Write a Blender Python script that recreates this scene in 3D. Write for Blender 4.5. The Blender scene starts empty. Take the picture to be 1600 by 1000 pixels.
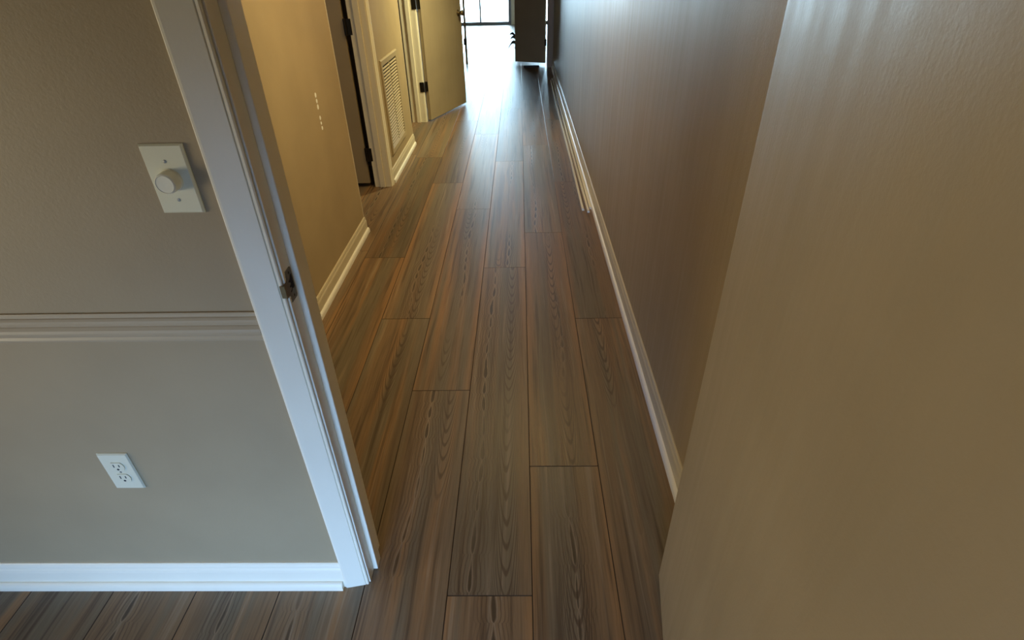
import bpy, bmesh, math, random
from mathutils import Vector, Matrix

random.seed(4)
SC = bpy.context.scene
COL = SC.collection

# ------------------------------------------------------------------ camera
H = 1.48
PITCH, YAW, ROLL = 0.588598, -0.0232712, -0.0236116
cp, sp, cy, sy = math.cos(PITCH), math.sin(PITCH), math.cos(YAW), math.sin(YAW)
fw = Vector((sy*cp, cy*cp, -sp))
rt = Vector((cy, -sy, 0))
up = rt.cross(fw)
r0 = rt*math.cos(ROLL) + up*math.sin(ROLL)
u0 = -rt*math.sin(ROLL) + up*math.cos(ROLL)
camd = bpy.data.cameras.new('camera')
cam = bpy.data.objects.new('camera', camd)
COL.objects.link(cam)
camd.sensor_width = 36
camd.lens = 857.03/1600*36
camd.clip_start = 0.02
M4 = Matrix((r0, u0, -fw)).transposed().to_4x4()
M4.translation = (0, 0, H)
cam.matrix_world = M4
SC.camera = cam

# ------------------------------------------------------------------ world, lights, exposure
vs = SC.view_settings
SC.display_settings.display_device = 'sRGB'
vs.view_transform = 'Standard'
vs.look = 'None'
vs.exposure = 0.0
vs.gamma = 1.0
vs.use_curve_mapping = False

w = bpy.data.worlds.new('overcast_sky')
SC.world = w
w.use_nodes = True
bg = w.node_tree.nodes['Background']
bg.inputs['Color'].default_value = (0.53, 0.80, 1.0, 1)
bg.inputs['Strength'].default_value = 42.0


def lamp(name, kind, loc, target, energy, color, size=0.3, size_y=None, spread=None, portal=False):
    d = bpy.data.lights.new(name, kind)
    d.energy = energy
    d.color = color
    if kind == 'AREA':
        d.size = size
        if size_y:
            d.shape = 'RECTANGLE'
            d.size_y = size_y
        if spread:
            d.spread = math.radians(spread)
        if portal:
            d.cycles.is_portal = True
    else:
        d.shadow_soft_size = size
    o = bpy.data.objects.new(name, d)
    COL.objects.link(o)
    o.location = loc
    o.rotation_euler = (Vector(target) - Vector(loc)).to_track_quat('-Z', 'Y').to_euler()
    return o


# daylight portal of the sliding door in the far room
lamp('second_portal', 'AREA', (0.77, 15.66, 1.03), (0.77, 0, 1.03), 1, (1, 1, 1), 0.46, 2.0, portal=True)
lamp('slider_portal', 'AREA', (-1.1, 15.66, 1.03), (-1.1, 0, 1.03), 1, (1, 1, 1), 1.8, 2.0, portal=True)
# unseen ceiling light inferred from the golden left wall; narrow aimed beams are added
lamp('hall_wash_near', 'AREA', (0.30, 2.55, 2.40), (-1.0, 2.45, 1.15), 7, (1.0, 0.80, 0.40), 0.14, spread=90)
lamp('hall_wash_far', 'AREA', (0.30, 5.45, 2.40), (-1.0, 5.5, 0.85), 25, (1.0, 0.90, 0.48), 0.14, spread=95)
# unseen fill light added overhead to lift the hall floor and right-hand wall
lamp('hall_fill', 'AREA', (0.05, 3.5, 2.39), (0.05, 3.5, 0), 17, (1.0, 0.70, 0.27), 0.40)
# unseen fill light added in the side room to brighten the first hall door
lamp('side_room_fill', 'AREA', (-2.7, 1.7, 1.5), (-1.5, 4.1, 0.9), 5.5, (1.0, 0.95, 0.82), 0.8, 0.8)
# blue area lamp added before the closed back shade, standing in for low daylight
lamp('low_daylight_fill', 'AREA', (-0.7, -3.08, 0.62), (-0.65, -2.08, 0.34), 17, (0.42, 0.75, 1.32), 1.2, 0.5, spread=50)
# warm area lamp added before the closed left shade, standing in for daylight
lamp('left_daylight_fill', 'AREA', (-2.62, -0.1, 0.95), (0.3, 0.4, 1.05), 10.5, (1.0, 0.87, 0.60), 1.2, 0.7, spread=100)


# ------------------------------------------------------------------ materials
def new_mat(name):
    m = bpy.data.materials.new(name)
    m.use_nodes = True
    nt = m.node_tree
    return m, nt, nt.nodes, nt.links, nt.nodes['Principled BSDF']


def coords(nt, scale, kind='Object'):
    tc = nt.nodes.new('ShaderNodeTexCoord')
    mp = nt.nodes.new('ShaderNodeMapping')
    mp.inputs['Scale'].default_value = scale
    nt.links.new(tc.outputs[kind], mp.inputs['Vector'])
    return mp.outputs['Vector']


def noise(nt, vec, scale=1.0, detail=2.0, rough=0.5):
    n = nt.nodes.new('ShaderNodeTexNoise')
    n.inputs['Scale'].default_value = scale
    n.inputs['Detail'].default_value = detail
    n.inputs['Roughness'].default_value = rough
    nt.links.new(vec, n.inputs['Vector'])
    return n.outputs['Fac']


def mth(nt, op, a, b=None, c=None, clamp=False):
    n = nt.nodes.new('ShaderNodeMath')
    n.operation = op
    n.use_clamp = clamp
    for i, v in enumerate((a, b, c)):
        if v is None:
            continue
        if isinstance(v, (int, float)):
            n.inputs[i].default_value = v
        else:
            nt.links.new(v, n.inputs[i])
    return n.outputs[0]


def ramp(nt, fac, lo, hi, a=0.0, b=1.0):
    n = nt.nodes.new('ShaderNodeMapRange')
    n.interpolation_type = 'SMOOTHSTEP'
    n.inputs['From Min'].default_value = lo
    n.inputs['From Max'].default_value = hi
    n.inputs['To Min'].default_value = a
    n.inputs['To Max'].default_value = b
    nt.links.new(fac, n.inputs['Value'])
    return n.outputs['Result']


def mixc(nt, fac, a, b, mode='MIX'):
    n = nt.nodes.new('ShaderNodeMix')
    n.data_type = 'RGBA'
    n.blend_type = mode
    for s, v in ((n.inputs['Factor'], fac), (n.inputs['A'], a), (n.inputs['B'], b)):
        if isinstance(v, (int, float)):
            s.default_value = v
        elif isinstance(v, tuple):
            s.default_value = (*v, 1)
        else:
            nt.links.new(v, s)
    return n.outputs['Result']


def paint(name, col, rough, peel=0.25, streak=0.0, spec=0.5, mottle=0.06):
    """brushed or rolled wall paint: faint mottling, orange peel, vertical roller streaks"""
    m, nt, N, L, bs = new_mat(name)
    v = coords(nt, (1, 1, 1))
    mo = noise(nt, v, 3.0, 3)
    f = ramp(nt, mo, 0.25, 0.75)
    a = tuple(c*(1-mottle) for c in col)
    b = tuple(min(1, c*(1+mottle)) for c in col)
    L.new(mixc(nt, f, a, b), bs.inputs['Base Color'])
    bs.inputs['Specular IOR Level'].default_value = spec
    hgt = noise(nt, v, 170, 3, 0.6)
    bmp = N.new('ShaderNodeBump')
    bmp.inputs['Strength'].default_value = peel
    bmp.inputs['Distance'].default_value = 0.0016
    L.new(hgt, bmp.inputs['Height'])
    nrm = bmp.outputs['Normal']
    if streak:
        sv = coords(nt, (26, 26, 0.9))
        sn = noise(nt, sv, 1.0, 4, 0.6)
        b2 = N.new('ShaderNodeBump')
        b2.inputs['Strength'].default_value = streak
        b2.inputs['Distance'].default_value = 0.004
        L.new(sn, b2.inputs['Height'])
        L.new(nrm, b2.inputs['Normal'])
        nrm = b2.outputs['Normal']
        L.new(ramp(nt, sn, 0.3, 0.7, rough-0.05, rough+0.07), bs.inputs['Roughness'])
    else:
        bs.inputs['Roughness'].default_value = rough
    L.new(nrm, bs.inputs['Normal'])
    return m


def plain(name, col, rough=0.5, metal=0.0, var=0.08, scale=40):
    m, nt, N, L, bs = new_mat(name)
    v = coords(nt, (1, 1, 1))
    f = noise(nt, v, scale, 3)
    a = tuple(c*(1-var) for c in col)
    b = tuple(min(1, c*(1+var)) for c in col)
    L.new(mixc(nt, f, a, b), bs.inputs['Base Color'])
    bs.inputs['Roughness'].default_value = rough
    bs.inputs['Metallic'].default_value = metal
    return m


WALLC = (0.40, 0.31, 0.19)
M_WALL = paint('taupe_wall_paint', (0.345, 0.265, 0.160), 0.55, 0.22)
M_HALL = paint('taupe_satin_wall_paint', WALLC, 0.40, 0.22, streak=0.10, spec=0.62)
M_LEFT = paint('taupe_flat_wall_paint', WALLC, 0.60, 0.22, spec=0.25)
M_DOOR = paint('taupe_door_paint', (0.365, 0.290, 0.188), 0.40, 0.16, streak=0.10, spec=0.60)
M_CEIL = paint('ceiling_white', (0.75, 0.73, 0.68), 0.8, 0.2)
M_TRIM = paint('trim_cream_paint', (0.88, 0.82, 0.67), 0.34, 0.10, mottle=0.03)
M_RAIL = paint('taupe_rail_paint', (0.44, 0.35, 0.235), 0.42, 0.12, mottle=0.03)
M_SHOE = paint('shoe_white_paint', (0.90, 0.89, 0.85), 0.35, 0.06, mottle=0.02)
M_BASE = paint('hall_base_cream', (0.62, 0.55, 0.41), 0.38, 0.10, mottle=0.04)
M_PLATE = plain('almond_plastic', (0.80, 0.77, 0.58), 0.32, var=0.02)
M_WPLATE = plain('white_plastic', (0.68, 0.65, 0.50), 0.30, var=0.02)
M_KNOBP = plain('knob_plastic', (0.88, 0.85, 0.70), 0.25, var=0.02)
M_SLOT = plain('slot_dark', (0.02, 0.025, 0.03), 0.6)
M_SCREW = plain('screw_steel', (0.30, 0.30, 0.27), 0.4, 0.6)
M_BRASS = plain('aged_brass', (0.20, 0.14, 0.066), 0.42, 0.8, var=0.4, scale=90)
M_DARK = plain('hinge_bronze', (0.018, 0.014, 0.011), 0.45, 0.5)
M_HOLE = plain('mortise_shade_dark', (0.015, 0.009, 0.006), 0.9)
M_VENT = plain('vent_tan_enamel', (0.44, 0.36, 0.23), 0.45, var=0.03)
M_DUCT = plain('duct_shade_dark', (0.035, 0.028, 0.02), 0.9)
M_ALU = plain('slider_grey_aluminium', (0.24, 0.25, 0.27), 0.4, 0.4)
M_BAR = plain('bar_black', (0.02, 0.017, 0.016), 0.5)
M_PATCH = plain('spackle_white', (0.90, 0.90, 0.88), 0.8, var=0.03)
M_LEAF = plain('leaf_dark', (0.012, 0.016, 0.014), 0.9, var=0.3)
M_POT = plain('pot_dark', (0.014, 0.011, 0.010), 0.6)
M_CONC = plain('patio_concrete', (0.62, 0.61, 0.58), 0.9, var=0.12, scale=6)
M_DIM = paint('side_room_paint', (0.30, 0.26, 0.20), 0.6, 0.2)

# glass
M_GLASS, nt, N, L, bs = new_mat('slider_glass')
N.remove(bs)
tr = N.new('ShaderNodeBsdfTransparent')
gl = N.new('ShaderNodeBsdfGlossy')
gl.inputs['Roughness'].default_value = 0.02
fr = N.new('ShaderNodeFresnel')
fr.inputs['IOR'].default_value = 1.45
mx = N.new('ShaderNodeMixShader')
L.new(fr.outputs[0], mx.inputs[0])
L.new(tr.outputs[0], mx.inputs[1])
L.new(gl.outputs[0], mx.inputs[2])
L.new(mx.outputs[0], N['Material Output'].inputs['Surface'])


def wood_mat():
    m, nt, N, L, bs = new_mat('rustic_vinyl_plank')
    uv = N.new('ShaderNodeUVMap')
    uv.uv_map = 'plank'
    sx = N.new('ShaderNodeSeparateXYZ')
    L.new(uv.outputs[0], sx.inputs[0])
    u, v = sx.outputs[0], sx.outputs[1]
    at = N.new('ShaderNodeAttribute')
    at.attribute_name = 'rnd'
    sr = N.new('ShaderNodeSeparateColor')
    L.new(at.outputs['Color'], sr.inputs[0])
    r, g, b = sr.outputs[0], sr.outputs[1], sr.outputs[2]
    roff = mth(nt, 'MULTIPLY', r, 37.0)
    goff = mth(nt, 'MULTIPLY', g, 23.0)
    vo = mth(nt, 'ADD', v, goff)

    def tex(su, sv, detail=2.0, rough=0.5, off=0.0):
        c = N.new('ShaderNodeCombineXYZ')
        L.new(mth(nt, 'MULTIPLY', u, su), c.inputs[0])
        L.new(mth(nt, 'MULTIPLY', vo, sv), c.inputs[1])
        L.new(mth(nt, 'ADD', roff, off), c.inputs[2])
        return noise(nt, c.outputs[0], 1.0, detail, rough)

    def sym(su, sv, amp, off):      # signed noise
        return mth(nt, 'MULTIPLY', mth(nt, 'SUBTRACT', tex(su, sv, 2, 0.5, off), 0.5), amp)

    # wavy warp of the cross coordinate so the grain wanders
    uw = mth(nt, 'ADD', u, sym(3.0, 1.3, 0.030, 12.0))

    def texw(su, sv, detail=2.0, rough=0.5, off=0.0):
        c_ = N.new('ShaderNodeCombineXYZ')
        L.new(mth(nt, 'MULTIPLY', uw, su), c_.inputs[0])
        L.new(mth(nt, 'MULTIPLY', vo, sv), c_.inputs[1])
        L.new(mth(nt, 'ADD', roff, off), c_.inputs[2])
        return noise(nt, c_.outputs[0], 1.0, detail, rough)

    # broad lengthwise colour bands
    GREY, MID, ORA, RED = (0.190, 0.148, 0.100), (0.235, 0.150, 0.084), (0.370, 0.195, 0.082), (0.125, 0.070, 0.042)
    c = mixc(nt, ramp(nt, texw(12, 0.30, 1.5, 0.5), 0.42, 0.58), GREY, MID)
    c = mixc(nt, ramp(nt, texw(15, 0.45, 2, 0.5, 9.1), 0.54, 0.74, 0, 0.65), c, ORA)
    c = mixc(nt, ramp(nt, texw(17, 0.50, 2, 0.5, 4.4), 0.54, 0.76, 0, 0.65), c, RED)
    # orange along the long edges of many planks
    edge = mth(nt, 'ABSOLUTE', mth(nt, 'SUBTRACT', u, 0.118))
    ed = ramp(nt, mth(nt, 'ADD', edge, sym(2, 0.6, 0.07, 2.2)), 0.080, 0.118, 0, 0.65)
    c = mixc(nt, mth(nt, 'MULTIPLY', ed, ramp(nt, b, 0.15, 0.6)), c, ORA)
    # medium and fine streaks
    c = mixc(nt, ramp(nt, texw(55, 1.2, 3, 0.6, 1.0), 0.50, 0.70, 0, 0.78), c, (0.085, 0.052, 0.032))
    c = mixc(nt, ramp(nt, texw(48, 1.0, 3, 0.6, 6.0), 0.55, 0.74, 0, 0.58), c, (0.36, 0.275, 0.19))
    fine = texw(190, 6, 3, 0.65, 3.0)
    # chain of long lens marks along a wandering spine, light rims, flow lines around them
    uc = mth(nt, 'ADD', mth(nt, 'MULTIPLY_ADD', b, 0.12, 0.055), sym(0.0, 1.3, 0.075, 7.7))
    ad = mth(nt, 'ABSOLUTE', mth(nt, 'SUBTRACT', u, uc))
    ph = mth(nt, 'FRACT', mth(nt, 'ADD', mth(nt, 'MULTIPLY', vo, 8.2), sym(0, 2.2, 2.4, 3.9)))
    hump = mth(nt, 'MULTIPLY', mth(nt, 'POWER', ph, 0.45), mth(nt, 'POWER', mth(nt, 'SUBTRACT', 1.0, ph), 1.1))
    hgt = mth(nt, 'ADD', mth(nt, 'MULTIPLY', mth(nt, 'MULTIPLY', hump, 0.036), tex(0, 3.1, 1, 0.5, 5.5)), -0.0015)
    hgt = mth(nt, 'ADD', hgt, sym(60, 22, 0.006, 15.0))
    dd = mth(nt, 'SUBTRACT', ad, hgt)
    gate = ramp(nt, mth(nt, 'ADD', tex(0, 0.9, 1, 0.5, 1.7), mth(nt, 'MULTIPLY', r, 0.10)), 0.46, 0.60)
    dk = mth(nt, 'MULTIPLY', ramp(nt, dd, -0.0030, 0.0006, 1, 0), gate)
    flow = mth(nt, 'MULTIPLY', ramp(nt, mth(nt, 'SINE', mth(nt, 'ADD', mth(nt, 'MULTIPLY', dd, 560.0), sym(14, 2, 6.0, 2.8))), 0.25, 0.95),
               ramp(nt, ad, 0.016, 0.075, 0.68, 0))
    rim = mth(nt, 'MULTIPLY', mth(nt, 'MULTIPLY', ramp(nt, dd, -0.0005, 0.0018), ramp(nt, dd, 0.0018, 0.0055, 1, 0)), gate)
    c = mixc(nt, mth(nt, 'MULTIPLY', flow, gate), c, (0.095, 0.055, 0.034))
    c = mixc(nt, mth(nt, 'MULTIPLY', rim, 0.60), c, (0.40, 0.30, 0.205))
    c = mixc(nt, mth(nt, 'MULTIPLY', dk, 0.90), c, (0.055, 0.035, 0.022))
    # stretches of tall nested cathedral arches
    u2 = mth(nt, 'ADD', mth(nt, 'MULTIPLY_ADD', g, 0.11, 0.060), sym(0.0, 0.9, 0.05, 11.7))
    a2 = mth(nt, 'SUBTRACT', u, u2)
    para = mth(nt, 'MULTIPLY', mth(nt, 'MULTIPLY', a2, a2), 210.0)
    arch = mth(nt, 'SINE', mth(nt, 'ADD', mth(nt, 'MULTIPLY', mth(nt, 'SUBTRACT', vo, para), 78.0),
               mth(nt, 'ADD', sym(24, 3, 5.0, 8.0), sym(2, 1.0, 26.0, 13.3))))
    lim = mth(nt, 'MULTIPLY', ramp(nt, mth(nt, 'ABSOLUTE', a2), 0.030, 0.062, 1, 0), ramp(nt, tex(0, 0.75, 1, 0.5, 19.0), 0.50, 0.60))
    c = mixc(nt, mth(nt, 'MULTIPLY', mth(nt, 'MULTIPLY', ramp(nt, arch, 0.30, 0.98), lim), 0.74), c, (0.075, 0.042, 0.026))
    # plank to plank tone
    tone = mth(nt, 'MULTIPLY_ADD', r, 0.32, 0.73)
    tone = mth(nt, 'MULTIPLY', tone, ramp(nt, fine, 0.25, 0.75, 0.86, 1.13))
    cc = N.new('ShaderNodeCombineColor')
    for i in range(3):
        L.new(tone, cc.inputs[i])
    c = mixc(nt, 1.0, c, cc.outputs[0], 'MULTIPLY')
    L.new(c, bs.inputs['Base Color'])
    L.new(ramp(nt, fine, 0.2, 0.8, 0.35, 0.46), bs.inputs['Roughness'])
    bs.inputs['Specular IOR Level'].default_value = 0.36
    bs.inputs['Coat Weight'].default_value = 0.3
    bs.inputs['Coat Roughness'].default_value = 0.58
    bmp = N.new('ShaderNodeBump')
    bmp.inputs['Strength'].default_value = 0.35
    bmp.inputs['Distance'].default_value = 0.0012
    L.new(mth(nt, 'SUBTRACT', fine, mth(nt, 'MULTIPLY', mth(nt, 'ADD', dk, mth(nt, 'MULTIPLY', flow, gate)), 0.8)), bmp.inputs['Height'])
    L.new(bmp.outputs[0], bs.inputs['Normal'])
    return m


M_WOOD = wood_mat()
M_SEAM = plain('plank_bevel', (0.075, 0.045, 0.027), 0.40)
M_GAP = plain('plank_gap', (0.010, 0.007, 0.005), 0.9)


# ------------------------------------------------------------------ mesh helpers
def link(name, bm, mats, parent=None, smooth=False):
    bmesh.ops.recalc_face_normals(bm, faces=bm.faces)
    me = bpy.data.meshes.new(name)
    bm.to_mesh(me)
    bm.free()
    if not isinstance(mats, (list, tuple)):
        mats = [mats]
    for m in mats:
        me.materials.append(m)
    if smooth:
        for p in me.polygons:
            p.use_smooth = True
    o = bpy.data.objects.new(name, me)
    COL.objects.link(o)
    if parent:
        o.parent = parent
    return o


def empty(name, loc=(0, 0, 0), rz=0.0):
    o = bpy.data.objects.new(name, None)
    o.empty_display_size = 0.1
    COL.objects.link(o)
    o.location = loc
    o.rotation_euler = (0, 0, rz)
    return o


def tag(o, label, cat, group=None, kind=None):
    o['label'] = label
    o['category'] = cat
    if group:
        o['group'] = group
    if kind:
        o['kind'] = kind
    return o


def struct(o, label=None, cat=None):
    o['kind'] = 'structure'
    if label:
        o['label'] = label
        o['category'] = cat
    return o


def box(bm, x0, x1, y0, y1, z0, z1, bev=0.0):
    vs_ = [bm.verts.new((x, y, z)) for z in (z0, z1) for y in (y0, y1) for x in (x0, x1)]
    f = [bm.faces.new([vs_[i] for i in q]) for q in
         ((0, 2, 3, 1), (4, 5, 7, 6), (0, 1, 5, 4), (2, 6, 7, 3), (0, 4, 6, 2), (1, 3, 7, 5))]
    if bev:
        es = list({e for q in f for e in q.edges})
        bmesh.ops.bevel(bm, geom=es, offset=bev, segments=2, profile=0.5, affect='EDGES')
    return f


def boxes(name, lst, mat, parent=None, bev=0.0):
    bm = bmesh.new()
    for b_ in lst:
        box(bm, *b_, bev=bev)
    return link(name, bm, mat, parent)


def prism(bm, prof, fa, fb):
    """profile (a, b) pairs swept straight from one end to the other; fa / fb map a pair to a point"""
    A = [bm.verts.new(fa(*p)) for p in prof]
    B = [bm.verts.new(fb(*p)) for p in prof]
    n = len(prof)
    fs = [bm.faces.new((A[i], A[(i+1) % n], B[(i+1) % n], B[i])) for i in range(n)]
    fs.append(bm.faces.new(A))
    fs.append(bm.faces.new(B[::-1]))
    return fs


def lathe(bm, prof, origin, axis, seg=32):
    ax = Vector(axis).normalized()
    t = Vector((0, 0, 1)) if abs(ax.z) < 0.9 else Vector((1, 0, 0))
    e1 = ax.cross(t).normalized()
    e2 = ax.cross(e1)
    O = Vector(origin)
    rings = []
    for r_, h_ in prof:
        if r_ < 1e-6:
            rings.append([bm.verts.new(O + ax*h_)])
        else:
            rings.append([bm.verts.new(O + ax*h_ + (e1*math.cos(2*math.pi*k/seg) + e2*math.sin(2*math.pi*k/seg))*r_)
                          for k in range(seg)])
    for a, b_ in zip(rings, rings[1:]):
        for k in range(seg):
            k2 = (k+1) % seg
            if len(a) == 1 and len(b_) == 1:
                continue
            if len(a) == 1:
                bm.faces.new((a[0], b_[k], b_[k2]))
            elif len(b_) == 1:
                bm.faces.new((a[k], b_[0], a[k2]))
            else:
                bm.faces.new((a[k], b_[k], b_[k2], a[k2]))


def plate(bm, outer, holes, f, thick):
    """flat plate with holes: outlines in (a, b), f(a, b, t) gives the point at depth t"""
    edges = []
    for loop in [outer] + holes:
        v_ = [bm.verts.new(f(a, b_, 0)) for a, b_ in loop]
        edges += [bm.edges.new((v_[i], v_[(i+1) % len(v_)])) for i in range(len(v_))]
    g = bmesh.ops.triangle_fill(bm, use_beauty=True, edges=edges)
    faces = [x for x in g['geom'] if isinstance(x, bmesh.types.BMFace)]
    e = bmesh.ops.extrude_face_region(bm, geom=faces)
    d = Vector(f(0, 0, thick)) - Vector(f(0, 0, 0))
    for x in e['geom']:
        if isinstance(x, bmesh.types.BMVert):
            x.co += d


def circ(a, b_, ra, rb=None, n=16):
    rb = rb or ra
    return [(a+ra*math.cos(2*math.pi*k/n), b_+rb*math.sin(2*math.pi*k/n)) for k in range(n)]


# ------------------------------------------------------------------ dimensions of the shell
WY = 0.879          # front face of the wall with the opening
WYB = 0.994         # its hall face
LX = -1.008         # left hall wall surface
LXB = -1.123
RX = 0.508          # right hall wall surface
JL, JR = -0.440, 0.425   # jamb faces of the opening
CH = 2.44
DH = 2.05
YE, YEB = 9.28, 9.40     # end of hall
YF = 15.60               # far wall with the sliding door
FXL, FXR = -2.70, 1.70   # front room sides
FYB = -3.15
BXL, BXR = -3.6, 2.6     # far room sides
SXL = -3.4               # outer side of the side rooms


# ------------------------------------------------------------------ floor, individual planks with bevelled seams
def build_floor():
    bm = bmesh.new()
    uvl = bm.loops.layers.uv.new('plank')
    cl = bm.loops.layers.float_color.new('rnd')
    PW, PL = 0.2370, 1.915
    x_seam = -0.2180
    offs = {0: 0.84, 1: 1.301, 2: 2.225-PL, -1: 1.703, -2: 2.238-PL, -3: 0.98}
    g, ch, dp = 0.0004, 0.0013, 0.0009
    x0, x1, y0, y1 = -3.75, 2.75, -3.3, 15.75

    def clip(v_, a, b_):
        return min(max(v_, a), b_)
    i0 = math.floor((x0-x_seam)/PW)
    i1 = math.ceil((x1-x_seam)/PW)
    for i in range(i0, i1):
        ax, bx = x_seam+i*PW, x_seam+(i+1)*PW
        off = offs.get(i, random.random()*PL)
        j = math.floor((y0-off)/PL)
        while off+j*PL < y1:
            ay, by = off+j*PL, off+(j+1)*PL
            j += 1
            X0, X1 = clip(ax, x0, x1), clip(bx, x0, x1)
            Y0, Y1 = clip(ay, y0, y1), clip(by, y0, y1)
            if X1-X0 < 0.01 or Y1-Y0 < 0.01:
                continue
            rnd = (random.random(), random.random(), random.random(), 1)
            o = [(X0+g, Y0+g), (X1-g, Y0+g), (X1-g, Y1-g), (X0+g, Y1-g)]
            t = [(X0+g+ch, Y0+g+ch), (X1-g-ch, Y0+g+ch), (X1-g-ch, Y1-g-ch), (X0+g+ch, Y1-g-ch)]
            vb = [bm.verts.new((p[0], p[1], -0.004)) for p in o]
            vo_ = [bm.verts.new((p[0], p[1], -dp)) for p in o]
            vt = [bm.verts.new((p[0], p[1], 0)) for p in t]
            fs = [bm.faces.new(vt)]
            for k in range(4):
                k2 = (k+1) % 4
                f = bm.faces.new((vo_[k], vo_[k2], vt[k2], vt[k]))
                f.material_index = 1
                fs.append(f)
                f = bm.faces.new((vb[k], vb[k2], vo_[k2], vo_[k]))
                f.material_index = 2
                fs.append(f)
            for f in fs:
                for lp in f.loops:
                    lp[uvl].uv = (lp.vert.co.x-ax, lp.vert.co.y-ay)
                    lp[cl] = rnd
    f = bm.faces.new([bm.verts.new((x, y, -0.0035)) for x, y in ((x0, y0), (x1, y0), (x1, y1), (x0, y1))])
    f.material_index = 2
    for f in box(bm, x0, x1, y0, y1, -0.12, -0.006):
        f.material_index = 2
    me = bpy.data.meshes.new('floor')
    bm.to_mesh(me)
    bm.free()
    for m in (M_WOOD, M_SEAM, M_GAP):
        me.materials.append(m)
    o = bpy.data.objects.new('floor', me)
    COL.objects.link(o)
    struct(o, 'floor of wide brown rustic wood planks running down the hall', 'floor')


build_floor()

# ------------------------------------------------------------------ walls and ceiling
T = 0.12
struct(boxes('wall_front', [
    (BXL-T, JL-0.018, WY, WYB, 0, CH), (JR+0.018, FXR+T, WY, WYB, 0, CH),
    (JL-0.018, JR+0.018, WY, WYB, DH, CH)], M_WALL),
    'grey taupe wall left of the doorway with chair rail and outlet', 'wall')
struct(boxes('wall_left', [
    (LXB, LX, WYB, 3.272, 0, CH), (LXB, LX, 3.272, 4.108, DH+0.02, CH),
    (LXB, LX, 4.108, 5.222, 0, CH), (LXB, LX, 5.222, 6.060, DH+0.02, CH),
    (LXB, LX, 6.060, YE, 0, CH)], M_LEFT),
    'golden tan left wall of the hall with two door openings', 'wall')
struct(boxes('wall_right', [(RX, RX+T, WYB, YE, 0, CH)], M_HALL),
       'long shaded taupe right wall of the hall', 'wall')
struct(boxes('wall_end', [
    (BXL-T, -0.95, YE, YEB, 0, CH), (0.436, BXR+T, YE, YEB, 0, CH), (-0.95, 0.436, YE, YEB, DH+0.02, CH)], M_HALL),
    'wall at the far end of the hall around the double door opening', 'wall')
struct(boxes('wall_far', [
    (BXL-T, -2.02, YF, YF+T, 0, CH), (-0.20, 0.54, YF, YF+T, 0, CH), (1.00, BXR+T, YF, YF+T, 0, CH), (-2.02, -0.20, YF, YF+T, 2.08, CH), (0.54, 1.00, YF, YF+T, 2.08, CH)], M_WALL),
    'far room wall around the bright sliding glass door', 'wall')
struct(boxes('wall_far_left', [(BXL-T, BXL, YEB, YF, 0, CH)], M_WALL))
struct(boxes('wall_far_right', [(BXR, BXR+T, YEB, YF, 0, CH)], M_WALL))
struct(boxes('wall_back', [(FXL-T, FXR+T, FYB-T, FYB, 0, CH)], M_WALL))
struct(boxes('wall_side_left', [(FXL-T, FXL, FYB, WY, 0, CH)], M_WALL))
struct(boxes('wall_side_right', [(FXR, FXR+T, FYB, WY, 0, CH)], M_WALL))
struct(boxes('wall_outer', [
    (SXL-T, SXL, WYB, YE, 0, CH), (SXL, LXB, 4.62, 4.70, 0, CH), (SXL, LXB, 7.1, 7.18, 0, CH)], M_DIM))
struct(boxes('ceiling', [(BXL-T, BXR+T, FYB-T, YF+T, CH, CH+0.1)], M_CEIL))
struct(boxes('ground', [(-14, 12, YF+T, 40, -0.14, -0.03)], M_CONC))

# ------------------------------------------------------------------ trim of the near opening
# jamb boards with door stop (one continuous door frame)
jamb = bmesh.new()
box(jamb, JL-0.018, JL, WY+0.002, WYB+0.004, 0, DH, 0.0012)
box(jamb, JL-0.001, JL+0.0135, 0.918, 0.953, 0.004, DH-0.02, 0.002)
box(jamb, JR, JR+0.018, WY+0.002, WYB+0.004, 0, DH, 0.0012)
box(jamb, JR-0.0135, JR+0.001, 0.918, 0.953, 0.004, DH-0.02, 0.002)
box(jamb, JL-0.018, JR+0.018, WY+0.002, WYB+0.004, DH-0.018, DH+0.0, 0.0012)
jm = struct(link('trim_1', jamb, M_TRIM), 'cream door jamb with raised stop strip around the near doorway', 'trim')


def casing(name, z0, z1, outer_x, inner_x, y_wall, depth_o, depth_i, sgn, mat, label):
    """upright casing on a wall facing -y; thick at the outer edge, thin at the beaded inner edge"""
    w_ = abs(inner_x-outer_x)
    s = 1 if inner_x > outer_x else -1
    prof = [(0, 0), (0, depth_o*0.9), (0.002, depth_o), (0.006, depth_o), (w_*0.86, depth_i+0.0010), (w_*0.88, depth_i-0.0015), (w_*0.90, depth_i), (w_*0.97, depth_i), (w_, depth_i*0.7), (w_, 0)]
    bm = bmesh.new()
    prism(bm, prof, lambda a, d: (outer_x+s*a, y_wall+sgn*d, z0), lambda a, d: (outer_x+s*a, y_wall+sgn*d, z1))
    return struct(link(name, bm, mat), label, 'trim')


casing('trim_2', 0, DH+0.055, -0.5065, JL-0.004, WY, 0.0155, 0.0055, -1, M_TRIM,
       'flat cream door casing left of the near doorway')
casing('trim_3', 0, DH+0.055, JR+0.0675, JR+0.004, WY, 0.0155, 0.0055, -1, M_TRIM,
       'cream door casing behind the open near door')

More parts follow.
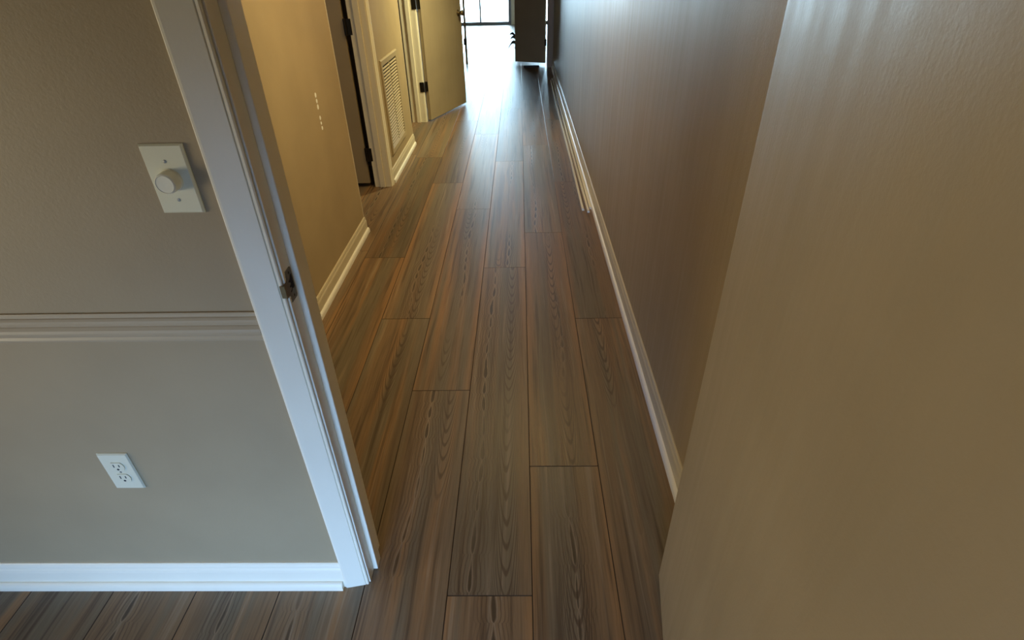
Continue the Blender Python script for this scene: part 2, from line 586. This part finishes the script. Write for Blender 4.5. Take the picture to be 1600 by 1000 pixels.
# chair rail, moulded profile
prof = [(0, 0.854), (0.006, 0.854), (0.010, 0.8565), (0.0115, 0.861), (0.009, 0.865), (0.0075, 0.867), (0.013, 0.869),
        (0.019, 0.874), (0.0215, 0.881), (0.020, 0.887), (0.014, 0.892), (0.011, 0.8935), (0.013, 0.896), (0.016, 0.901),
        (0.016, 0.907), (0.012, 0.9105), (0.0085, 0.912), (0.0085, 0.918), (0.0065, 0.9205), (0, 0.9205)]
bm = bmesh.new()
prism(bm, prof, lambda d, z: (FXL, WY-0.72*d, z), lambda d, z: (-0.5068, WY-0.72*d, z))
struct(link('trim_4', bm, M_RAIL), 'taupe moulded chair rail on the wall left of the doorway', 'trim')

# baseboards
BPROF = [(0, 0), (0.013, 0), (0.013, 0.070), (0.0115, 0.078), (0.0085, 0.084), (0.0085, 0.090), (0.006, 0.098), (0.003, 0.101), (0, 0.101)]
SPROF = [(0, 0), (0.012, 0)] + [(0.012*math.cos(a), 0.012+0.017*math.sin(a)) for a in
                                [k*math.pi/16 for k in range(0, 9)]]


def run(name, prof, kind, a, b, wall, off, mat, label, cat):
    bm = bmesh.new()
    if kind == 'front':       # on a wall facing -y
        prism(bm, prof, lambda d, z: (a, wall-off-d, z), lambda d, z: (b, wall-off-d, z))
    elif kind == 'left':      # facing +x
        prism(bm, prof, lambda d, z: (wall+off+d, a, z), lambda d, z: (wall+off+d, b, z))
    else:                     # facing -x
        prism(bm, prof, lambda d, z: (wall-off-d, a, z), lambda d, z: (wall-off-d, b, z))
    return struct(link(name, bm, mat), label, cat)


run('baseboard_front', BPROF, 'front', FXL, -0.5065, WY, 0, M_TRIM, 'white baseboard below the outlet', 'baseboard')
run('trim_5', SPROF, 'front', FXL, -0.512, WY, 0.013, M_TRIM, 'white shoe moulding at the foot of the front baseboard', 'trim')
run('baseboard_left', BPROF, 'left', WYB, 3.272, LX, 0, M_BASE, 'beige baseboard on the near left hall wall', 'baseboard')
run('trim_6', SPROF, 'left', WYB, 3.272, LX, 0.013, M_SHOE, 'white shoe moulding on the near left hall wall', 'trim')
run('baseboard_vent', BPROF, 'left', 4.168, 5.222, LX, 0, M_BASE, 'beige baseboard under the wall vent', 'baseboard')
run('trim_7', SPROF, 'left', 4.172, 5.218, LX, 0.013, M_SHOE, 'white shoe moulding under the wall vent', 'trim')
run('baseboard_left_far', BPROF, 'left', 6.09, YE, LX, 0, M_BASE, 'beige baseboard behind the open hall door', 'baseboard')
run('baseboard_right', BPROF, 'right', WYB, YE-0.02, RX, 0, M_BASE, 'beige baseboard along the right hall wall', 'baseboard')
run('trim_8', SPROF, 'right', WYB, YE-0.05, RX, 0.013, M_SHOE, 'white shoe moulding along the right hall wall', 'trim')

# far side jamb and casing of the first hall door opening
bm = bmesh.new()
box(bm, LXB-0.004, LX+0.003, 4.090, 4.108, 0, DH+0.02, 0.0012)
box(bm, -1.086, -1.046, 4.079, 4.091, 0, DH, 0.002)
struct(link('trim_9', bm, M_TRIM), 'cream jamb with stop beside the vent wall', 'trim')
bm = bmesh.new()
prism(bm, [(4.095, 0), (4.095, 0.009), (4.100, 0.011), (4.120, 0.012), (4.128, 0.016), (4.150, 0.018), (4.160, 0.014), (4.166, 0.006), (4.166, 0)],
      lambda a, d: (LX+d, a, 0), lambda a, d: (LX+d, a, DH+0.08))
struct(link('trim_10', bm, M_TRIM), 'cream door casing left of the wall vent', 'trim')

# far side jamb of the second hall door opening
bm = bmesh.new()
box(bm, LXB-0.03, LX+0.004, 6.040, 6.060, 0, DH+0.02, 0.0012)
box(bm, -1.100, -1.062, 6.028, 6.041, 0, DH, 0.002)
struct(link('trim_11', bm, M_TRIM), 'cream jamb on the hinge side of the open tan hall door', 'trim')

bm = bmesh.new()
prism(bm, [(6.045, 0), (6.045, 0.009), (6.050, 0.011), (6.080, 0.014), (6.100, 0.016), (6.108, 0.006), (6.108, 0)],
      lambda a, d: (LX+d, a, 0), lambda a, d: (LX+d, a, DH+0.08))
struct(link('trim_16', bm, M_TRIM), 'narrow cream casing behind the open tan hall door', 'trim')

# corner beads at the two near door openings, coloured pale for their lit-edge highlight
for nm, y_, lab in (('trim_17', 3.272, 'corner bead at the end of the near left hall wall, coloured pale as a highlight'),
                    ('trim_18', 5.222, 'corner bead at the end of the vent wall, coloured pale as a highlight')):
    struct(boxes(nm, [(LX-0.004, LX+0.0016, y_-0.011, y_+0.0016, 0.101, DH)], M_BASE, bev=0.0007), lab, 'trim')

# end opening jambs and casing
bm = bmesh.new()
box(bm, 0.420, 0.436, YE-0.002, YEB+0.002, 0, DH+0.02, 0.0012)
box(bm, -0.95, -0.934, YE-0.002, YEB+0.002, 0, DH+0.02, 0.0012)
box(bm, -0.95, 0.436, YE-0.002, YEB+0.002, DH+0.004, DH+0.02, 0.0012)
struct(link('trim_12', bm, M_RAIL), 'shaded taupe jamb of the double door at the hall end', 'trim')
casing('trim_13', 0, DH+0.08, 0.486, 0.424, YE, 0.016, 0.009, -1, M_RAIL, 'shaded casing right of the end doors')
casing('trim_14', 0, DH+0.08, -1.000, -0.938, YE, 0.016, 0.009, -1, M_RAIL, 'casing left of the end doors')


# ------------------------------------------------------------------ doors
def knob_bm(x, z, y, sgn):
    bm = bmesh.new()
    lathe(bm, [(0, 0), (0.031, 0), (0.031, 0.004), (0.027, 0.008), (0.013, 0.010), (0.011, 0.030), (0.016, 0.034),
               (0.026, 0.040), (0.029, 0.050), (0.026, 0.060), (0.015, 0.067), (0, 0.069)], (x, y, z), (0, sgn, 0), 24)
    return bm


def door(name, loc, d, width, t0, t1, z0, z1, label, hinges, hinge_side, knobs, mat=M_DOOR):
    r_ = empty(name, (loc[0], loc[1], 0), math.atan2(d[1], d[0]))
    struct(r_, label, 'door')
    bm = bmesh.new()
    box(bm, 0, width, t0, t1, z0, z1, 0.0015)
    link('slab', bm, mat, r_)
    for z in hinges:
        bm = bmesh.new()
        kx, ky = hinge_side
        lathe(bm, [(0, -0.047), (0.0065, -0.047), (0.0065, 0.047), (0, 0.047)], (kx, ky, z), (0, 0, 1), 12)
        s = 1 if ky < (t0+t1)/2 else -1
        box(bm, kx-0.002, 0.0012, min(ky, ky+s*0.034), max(ky, ky+s*0.034), z-0.045, z+0.045)
        link('hinge', bm, M_DARK, r_)
    for x, z, y, sg in knobs:
        link('knob', knob_bm(x, z, y, sg), M_BRASS, r_, True)
    return r_


# near door, swung towards the camera
door('door_1', (0.377, 0.894), (-0.148, -0.989), 0.813, 0, 0.035, 0.012, 2.03,
     'large plain taupe door standing open at the right edge', (0.25, 1.05, 1.85), (-0.006, 0.040),
     ((0.75, 0.94, 0.035, 1), (0.75, 0.94, 0, -1)))
# first hall door, opened into the side room
d2 = door('door_2', (-1.165, 4.093), (-1, 0), 0.76, -0.035, 0, 0.030, 2.03,
          'grey lit door opened into the side room beside the vent wall', (), (0, 0), ((0.70, 0.95, 0, 1),))
for z in (0.249, 1.098, 1.82):
    bm = bmesh.new()
    lathe(bm, [(0, -0.05), (0.008, -0.05), (0.008, 0.05), (0, 0.05)], (-0.012, 0.006, z), (0, 0, 1), 12)
    box(bm, -0.052, -0.010, 0.0005, 0.0045, z-0.048, z+0.048)
    box(bm, -0.014, 0.0005, -0.033, 0.003, z-0.048, z+0.048)
    link('hinge', bm, M_DARK, d2)
# tan door swung back into the hall
d3 = door('door_3', (-0.953, 6.066), (0.355, 0.935), 0.875, 0, 0.035, 0.015, 2.03,
          'tan door with round knob swung out into the hall', (), (0, 0), ((0.80, 0.957, 0, -1), (0.80, 0.957, 0.035, 1)))
for z in (0.351, 1.10, 1.85):
    bm = bmesh.new()
    lathe(bm, [(0, -0.048), (0.0095, -0.048), (0.0095, 0.048), (0, 0.048)], (-0.011, 0.024, z), (0, 0, 1), 12)
    box(bm, -0.0030, 0.0, 0.002, 0.033, z-0.047, z+0.047)
    link('hinge', bm, M_DARK, d3)
    bm = bmesh.new()
    box(bm, LX-0.026, LX+0.016, 6.0365, 6.0405, z-0.047, z+0.047)
    o = link('hinge', bm, M_DARK)
    o.parent = d3
    o.matrix_parent_inverse = (Matrix.Translation(d3.location) @ Matrix.Rotation(d3.rotation_euler.z, 4, 'Z')).inverted()
# double door at the hall end
d4 = door('door_4', (0.392, 9.46), (-0.906, 0.423), 0.515, -0.035, 0, 0.035, 2.03,
          'dark shaded right leaf of the double door at the hall end', (0.325, 1.05, 1.85), (-0.012, -0.020), ((0.45, 0.95, 0, 1),))
d5 = door('door_5', (-0.862, 9.56), (-0.0890, 0.996), 0.665, -0.035, 0, 0.020, 2.03,
          'left leaf of the end double door seen edge on', (0.348, 1.05, 1.85), (-0.008, 0.008), ((0.60, 0.95, 0, 1),))

# ------------------------------------------------------------------ strike plate on the jamb
bm = bmesh.new()
fx = lambda a, b_, t: (JL-0.0008+t, a, b_)
out = [(0.8865, 0.934), (0.912, 0.934), (0.9145, 0.937), (0.9145, 0.995), (0.912, 0.998), (0.8895, 0.998), (0.8885, 0.990),
       (0.887, 0.988), (0.8885, 0.985), (0.8865, 0.982), (0.8835, 0.980), (0.8835, 0.950), (0.8865, 0.948), (0.8885, 0.945), (0.8865, 0.942), (0.888, 0.939)]
hole = [(0.9120, 0.957), (0.9130, 0.970), (0.9110, 0.984), (0.9045, 0.985), (0.8990, 0.978), (0.8925, 0.9765), (0.8925, 0.972), (0.8985, 0.971),
        (0.8985, 0.967), (0.8925, 0.966), (0.8925, 0.962), (0.8985, 0.961), (0.8985, 0.958), (0.8915, 0.955), (0.893, 0.951),
        (0.8985, 0.953), (0.903, 0.957), (0.907, 0.954)]
plate(bm, out, [hole, circ(0.902, 0.990, 0.0028, 0.0032, 12), circ(0.902, 0.942, 0.0028, 0.0032, 12)], fx, 0.0020)
# lip wrapped over the jamb edge and casing
box(bm, JL-0.0010, JL+0.0012, 0.8720, 0.8845, 0.9505, 0.9795, 0.0005)
box(bm, JL-0.0085, JL+0.0012, 0.8705, 0.8722, 0.9520, 0.9780, 0.0005)
sk = link('strike_plate', bm, M_BRASS, jm)
sk['label'] = 'worn brass strike plate with a dark latch hole'
bm = bmesh.new()
box(bm, JL-0.003, JL+0.00015, 0.8905, 0.9125, 0.936, 0.996)  # solid block coloured near-black for the shade inside the latch hole
link('mortise_shade', bm, M_HOLE, sk)

# ------------------------------------------------------------------ dimmer switch
PY = WY
dm = empty('dimmer_switch', (-0.5755, PY, 1.181))
tag(dm, 'almond wall plate with a round dimmer knob beside the door casing', 'light switch')


def wall_plate(parent, mat, w_, h_, name='plate'):
    bm = bmesh.new()
    e, t = 0.0028, 0.0058
    prism_ = [(-w_/2, -h_/2), (w_/2, -h_/2), (w_/2, h_/2), (-w_/2, h_/2)]
    a = [bm.verts.new((x, 0, z)) for x, z in prism_]
    b_ = [bm.verts.new((x, -0.0022, z)) for x, z in prism_]
    c = [bm.verts.new((x*(1-2*e/w_), -t, z*(1-2*e/h_))) for x, z in prism_]
    for p, q in ((a, b_), (b_, c)):
        for k in range(4):
            bm.faces.new((p[k], p[(k+1) % 4], q[(k+1) % 4], q[k]))
    bm.faces.new(a[::-1])
    bm.faces.new(c)
    return link(name, bm, mat, parent)


wall_plate(dm, M_PLATE, 0.0715, 0.117)
bm = bmesh.new()
lathe(bm, [(0, 0), (0.0188, 0), (0.0188, 0.003), (0.0178, 0.0035), (0.0172, 0.017), (0.0165, 0.0205), (0.0145, 0.0222),
           (0.0135, 0.0215), (0, 0.0212)], (0, -0.0058, 0), (0, -1, 0), 40)
link('knob', bm, M_KNOBP, dm, False)
for z in (0.031, -0.034):
    bm = bmesh.new()
    lathe(bm, [(0, 0), (0.0029, 0), (0.0027, 0.0008), (0, 0.0012)], (0, -0.0057, z), (0, -1, 0), 14)
    link('screw', bm, M_SCREW, dm)

# ------------------------------------------------------------------ outlet
ol = empty('power_outlet', (-0.958, PY, 0.4745))
tag(ol, 'white duplex power outlet on the wall below the chair rail', 'outlet')
wall_plate(ol, M_WPLATE, 0.0720, 0.119)
for cz in (0.0195, -0.0195):
    bm = bmesh.new()
    # rounded receptacle face: circle with flattened top and bottom
    pts = []
    for k in range(40):
        a = 2*math.pi*k/40
        pts.append((0.0172*math.cos(a), max(-0.0135, min(0.0135, 0.0172*math.sin(a)))+cz))
    prism(bm, pts, lambda x, z: (x, -0.0050, z), lambda x, z: (x, -0.0080, z))
    rc = link('receptacle', bm, M_WPLATE, ol)
    for sx_, hh in ((-0.0064, 0.0046), (0.0064, 0.0038)):
        bm = bmesh.new()
        box(bm, sx_-0.0013, sx_+0.0013, -0.0082, -0.0078, cz+0.0035-hh, cz+0.0035+hh)
        link('slot', bm, M_SLOT, rc)
    bm = bmesh.new()
    lathe(bm, [(0, 0), (0.0030, 0), (0.0030, 0.0002), (0, 0.0002)], (0, -0.0080, cz-0.0082), (0, -1, 0), 16)
    link('ground_hole', bm, M_SLOT, rc)
bm = bmesh.new()
lathe(bm, [(0, 0), (0.0028, 0), (0.0025, 0.0008), (0, 0.0011)], (0, -0.0057, 0), (0, -1, 0), 14)
link('screw', bm, M_SCREW, ol)

# ------------------------------------------------------------------ return air vent on the left hall wall
VY0, VY1, VZ0, VZ1 = 4.283, 4.884, 0.180, 0.862
vt = empty('wall_vent', (LX, (VY0+VY1)/2, VZ0))
tag(vt, 'tan louvered return air vent low on the left hall wall', 'vent')
hw, hh = (VY1-VY0)/2, VZ1-VZ0
FRW = 0.048
bm = bmesh.new()
# sloping picture-frame border
ring0 = [(-hw, 0), (hw, 0), (hw, hh), (-hw, hh)]
lv = []
for ins, dpt in ((0, 0.0), (0, 0.006), (0.008, 0.013), (FRW-0.006, 0.011), (FRW, 0.004), (FRW, 0.0005)):
    lv.append([bm.verts.new((dpt, (-hw+ins) if a < 0 else (hw-ins), ins if b_ == 0 else hh-ins)) for a, b_ in ring0])
for p, q in zip(lv, lv[1:]):
    for k in range(4):
        bm.faces.new((p[k], p[(k+1) % 4], q[(k+1) % 4], q[k]))
link('frame', bm, M_VENT, vt)
bm = bmesh.new()
box(bm, 0.0006, 0.0016, -hw+FRW-0.002, hw-FRW+0.002, FRW-0.002, hh-FRW+0.002)  # thin sheet coloured dark for the shade behind the louvers
link('duct_shade', bm, M_DUCT, vt)
bm = bmesh.new()
box(bm, 0.0016, 0.0045, -0.006, 0.006, FRW, hh-FRW)
link('mullion', bm, M_VENT, vt)
NS = 26
for a, b_ in ((-hw+FRW+0.004, -0.009), (0.009, hw-FRW-0.004)):
    bm = bmesh.new()
    for k in range(NS):
        z = FRW+0.004+(hh-2*FRW-0.008)*(k+0.5)/NS
        pz = (hh-2*FRW-0.008)/NS
        # blade sloping down and out
        prism(bm, [(0.0020, z+pz*0.10), (0.0026, z+pz*0.18), (0.0112, z-pz*0.14), (0.0106, z-pz*0.24)],
              lambda d, zz: (d, a, zz), lambda d, zz: (d, b_, zz))
    link('louver_bank', bm, M_VENT, vt)

# ------------------------------------------------------------------ white filler dabs on the left hall wall
dabs = [(0.920, 1.0), (0.892, 0.9), (0.8645, 1.05), (0.812, 0.9), (0.786, 0.7), (0.762, 0.85)]
dl = ['topmost of the three upper white filler dabs on the golden hall wall',
      'middle one of the three upper white filler dabs on the golden hall wall',
      'lowest of the three upper white filler dabs on the golden hall wall',
      'topmost of the three lower white filler dabs on the golden hall wall',
      'faint middle dab of the three lower white filler dabs on the hall wall',
      'bottom dab of the whole column of white filler dabs on the hall wall']
for (z, s), lab in zip(dabs, dl):
    bm = bmesh.new()
    k = 20
    rim = [bm.verts.new((LX-0.0002, 2.852+0.0125*s*math.cos(2*math.pi*i/k)*(1+0.12*math.sin(3*i+z*40)),
                         z+0.0125*s*math.sin(2*math.pi*i/k))) for i in range(k)]
    mid = [bm.verts.new((LX+0.0012, 2.852+(p.co.y-2.852)*0.7, z+(p.co.z-z)*0.7)) for p in rim]
    for i in range(k):
        bm.faces.new((rim[i], rim[(i+1) % k], mid[(i+1) % k], mid[i]))
    bm.faces.new(mid)
    bm.faces.new(rim[::-1])
    o = link('filler_dab', bm, M_PATCH)
    tag(o, lab, 'filler dab', 'white filler dabs on the left hall wall')

# ------------------------------------------------------------------ loose moulding strips beside the right wall
QR = [(0, 0), (0.0165, 0)] + [(0.0165*math.cos(k*math.pi/16), 0.0165*math.sin(k*math.pi/16)) for k in range(1, 9)]
strips = [((0.4165, 3.560), (0.419, 8.20), 'loose white moulding strip farthest from the right wall'),
          ((0.4500, 3.525), (0.446, 8.30), 'loose white moulding strip in the middle of the three on the floor'),
          ((0.4700, 3.585), (0.4690, 8.40), 'loose white moulding strip lying against the right baseboard')]
for (ax, ay), (bx, by), lab in strips:
    bm = bmesh.new()
    n = 10
    rows = []
    for i in range(n+1):
        t = i/n
        wob = 0.003*math.sin(t*7+ax*90)*t*(1-t)*4
        rows.append([bm.verts.new((ax+(bx-ax)*t+wob+p[0], ay+(by-ay)*t, p[1]+0.0002)) for p in QR])
    for p, q in zip(rows, rows[1:]):
        for k in range(len(QR)):
            k2 = (k+1) % len(QR)
            bm.faces.new((p[k], p[k2], q[k2], q[k]))
    bm.faces.new(rows[0])
    bm.faces.new(rows[-1][::-1])
    o = link('moulding_strip', bm, M_SHOE)
    tag(o, lab, 'moulding strip', 'loose moulding strips on the hall floor')

# ------------------------------------------------------------------ far room: sliding door, plant, bar
def glass_door(name, cx, hw_, mull, lab):
    wn = empty(name, (cx, YF, 0))
    struct(wn, lab, 'window')
    bm = bmesh.new()
    x0, x1 = -hw_, hw_
    box(bm, x0, x1, -0.04, 0.06, 0.0, 0.072, 0.002)
    box(bm, x0, x1, -0.04, 0.06, 2.03, 2.08, 0.002)
    box(bm, x0, x0+0.05, -0.04, 0.06, 0.05, 2.04, 0.002)
    box(bm, x1-0.070, x1, -0.04, 0.06, 0.05, 2.04, 0.002)
    link('frame', bm, M_ALU, wn)
    bm = bmesh.new()
    box(bm, mull-0.022, mull+0.022, -0.012, 0.012, 0.05, 2.035, 0.002)
    link('mullion', bm, M_ALU, wn)
    for a, b_ in ((x0+0.05, mull-0.022), (mull+0.022, x1-0.05)):
        bm = bmesh.new()
        box(bm, a, b_, -0.003, 0.003, 0.05, 2.035)
        link('pane', bm, M_GLASS, wn)


glass_door('window_1', -1.11, 0.906, 0.138, 'bright sliding glass door in the far room')
glass_door('window_4', 0.77, 0.23, 0.0, 'second glass door of the far room behind the right end door')
struct(boxes('trim_15', [(-0.204, -0.115, YF-0.018, YF, 0, 2.15), (-2.10, -2.02, YF-0.018, YF, 0, 2.15), (-2.02, -0.204, YF-0.018, YF, 2.08, 2.15)],
             M_TRIM, bev=0.002), 'white casing around the sliding glass door', 'trim')

pl_ = empty('potted_plant', (0.005, 10.40, 0))
tag(pl_, 'dark leafy plant peeking out behind the end door', 'plant')
bm = bmesh.new()
lathe(bm, [(0, 0), (0.062, 0), (0.085, 0.13), (0.090, 0.13), (0.090, 0.15), (0.080, 0.15), (0.078, 0.135), (0, 0.130)], (0, 0, 0.0), (0, 0, 1), 24)
link('pot', bm, M_POT, pl_, True)
rs = random.Random(7)
for k, (ang, ln, tip) in enumerate(((180, 0.16, 0.27), (196, 0.22, 0.10), (172, 0.17, 0.34), (120, 0.16, 0.30), (60, 0.15, 0.35), (0, 0.16, 0.22), (300, 0.15, 0.28), (240, 0.14, 0.33))):
    bm = bmesh.new()
    a = math.radians(ang)
    L0, R0 = [], []
    for i in range(9):
        t = i/8
        rr = 0.01+ln*t
        z = 0.13+(tip-0.13)*t+0.10*math.sin(math.pi*t)*(1 if tip > 0.12 else 1.2)
        wd = 0.028*math.sin(math.pi*min(1, 0.08+t*0.92))**0.8
        cx, cy_ = rr*math.cos(a), rr*math.sin(a)
        nx, ny = -math.sin(a), math.cos(a)
        L0.append((cx+nx*wd*0.5, cy_+ny*wd*0.5, z+wd*0.9))
        R0.append((cx-nx*wd*0.5, cy_-ny*wd*0.5, z-wd*0.9))
    la = [bm.verts.new(p) for p in L0]
    ra = [bm.verts.new(p) for p in R0]
    lb = [bm.verts.new((p[0]+0.002, p[1]+0.003, p[2]-0.001)) for p in L0]
    rb = [bm.verts.new((p[0]+0.002, p[1]+0.003, p[2]-0.001)) for p in R0]
    for i in range(8):
        bm.faces.new((la[i], la[i+1], ra[i+1], ra[i]))
        bm.faces.new((lb[i], rb[i], rb[i+1], lb[i+1]))
        bm.faces.new((la[i], lb[i], lb[i+1], la[i+1]))
        bm.faces.new((ra[i], ra[i+1], rb[i+1], rb[i]))
    bm.faces.new((la[0], ra[0], rb[0], lb[0]))
    bm.faces.new((la[8], lb[8], rb[8], ra[8]))
    link('leaf', bm, M_LEAF, pl_)

bm = bmesh.new()
box(bm, 0.06, 0.300, 9.31, 9.355, 0.0, 0.024, 0.004)
tag(link('floor_bar', bm, M_BAR), 'small black bar lying on the floor in front of the end door', 'bar')

# unseen windows added behind the daylight fills: frames with closed pale shades
def shaded_window(name, loc, rz, w_, h_, lab):
    r_ = struct(empty(name, loc, rz), lab, 'window')
    boxes('frame', [(-w_/2-0.06, w_/2+0.06, -0.02, 0.025, -0.06, 0), (-w_/2-0.06, w_/2+0.06, -0.02, 0.025, h_, h_+0.06),
                    (-w_/2-0.06, -w_/2, -0.02, 0.025, 0, h_), (w_/2, w_/2+0.06, -0.02, 0.025, 0, h_)], M_TRIM, r_)
    boxes('shade', [(-w_/2, w_/2, 0.001, 0.006, 0, h_)], M_CEIL, r_)


shaded_window('window_2', (-0.7, FYB, 0.25), 0, 1.3, 1.6, None)
shaded_window('window_3', (FXL, -0.1, 0.5), -math.pi/2, 1.3, 1.2, None)
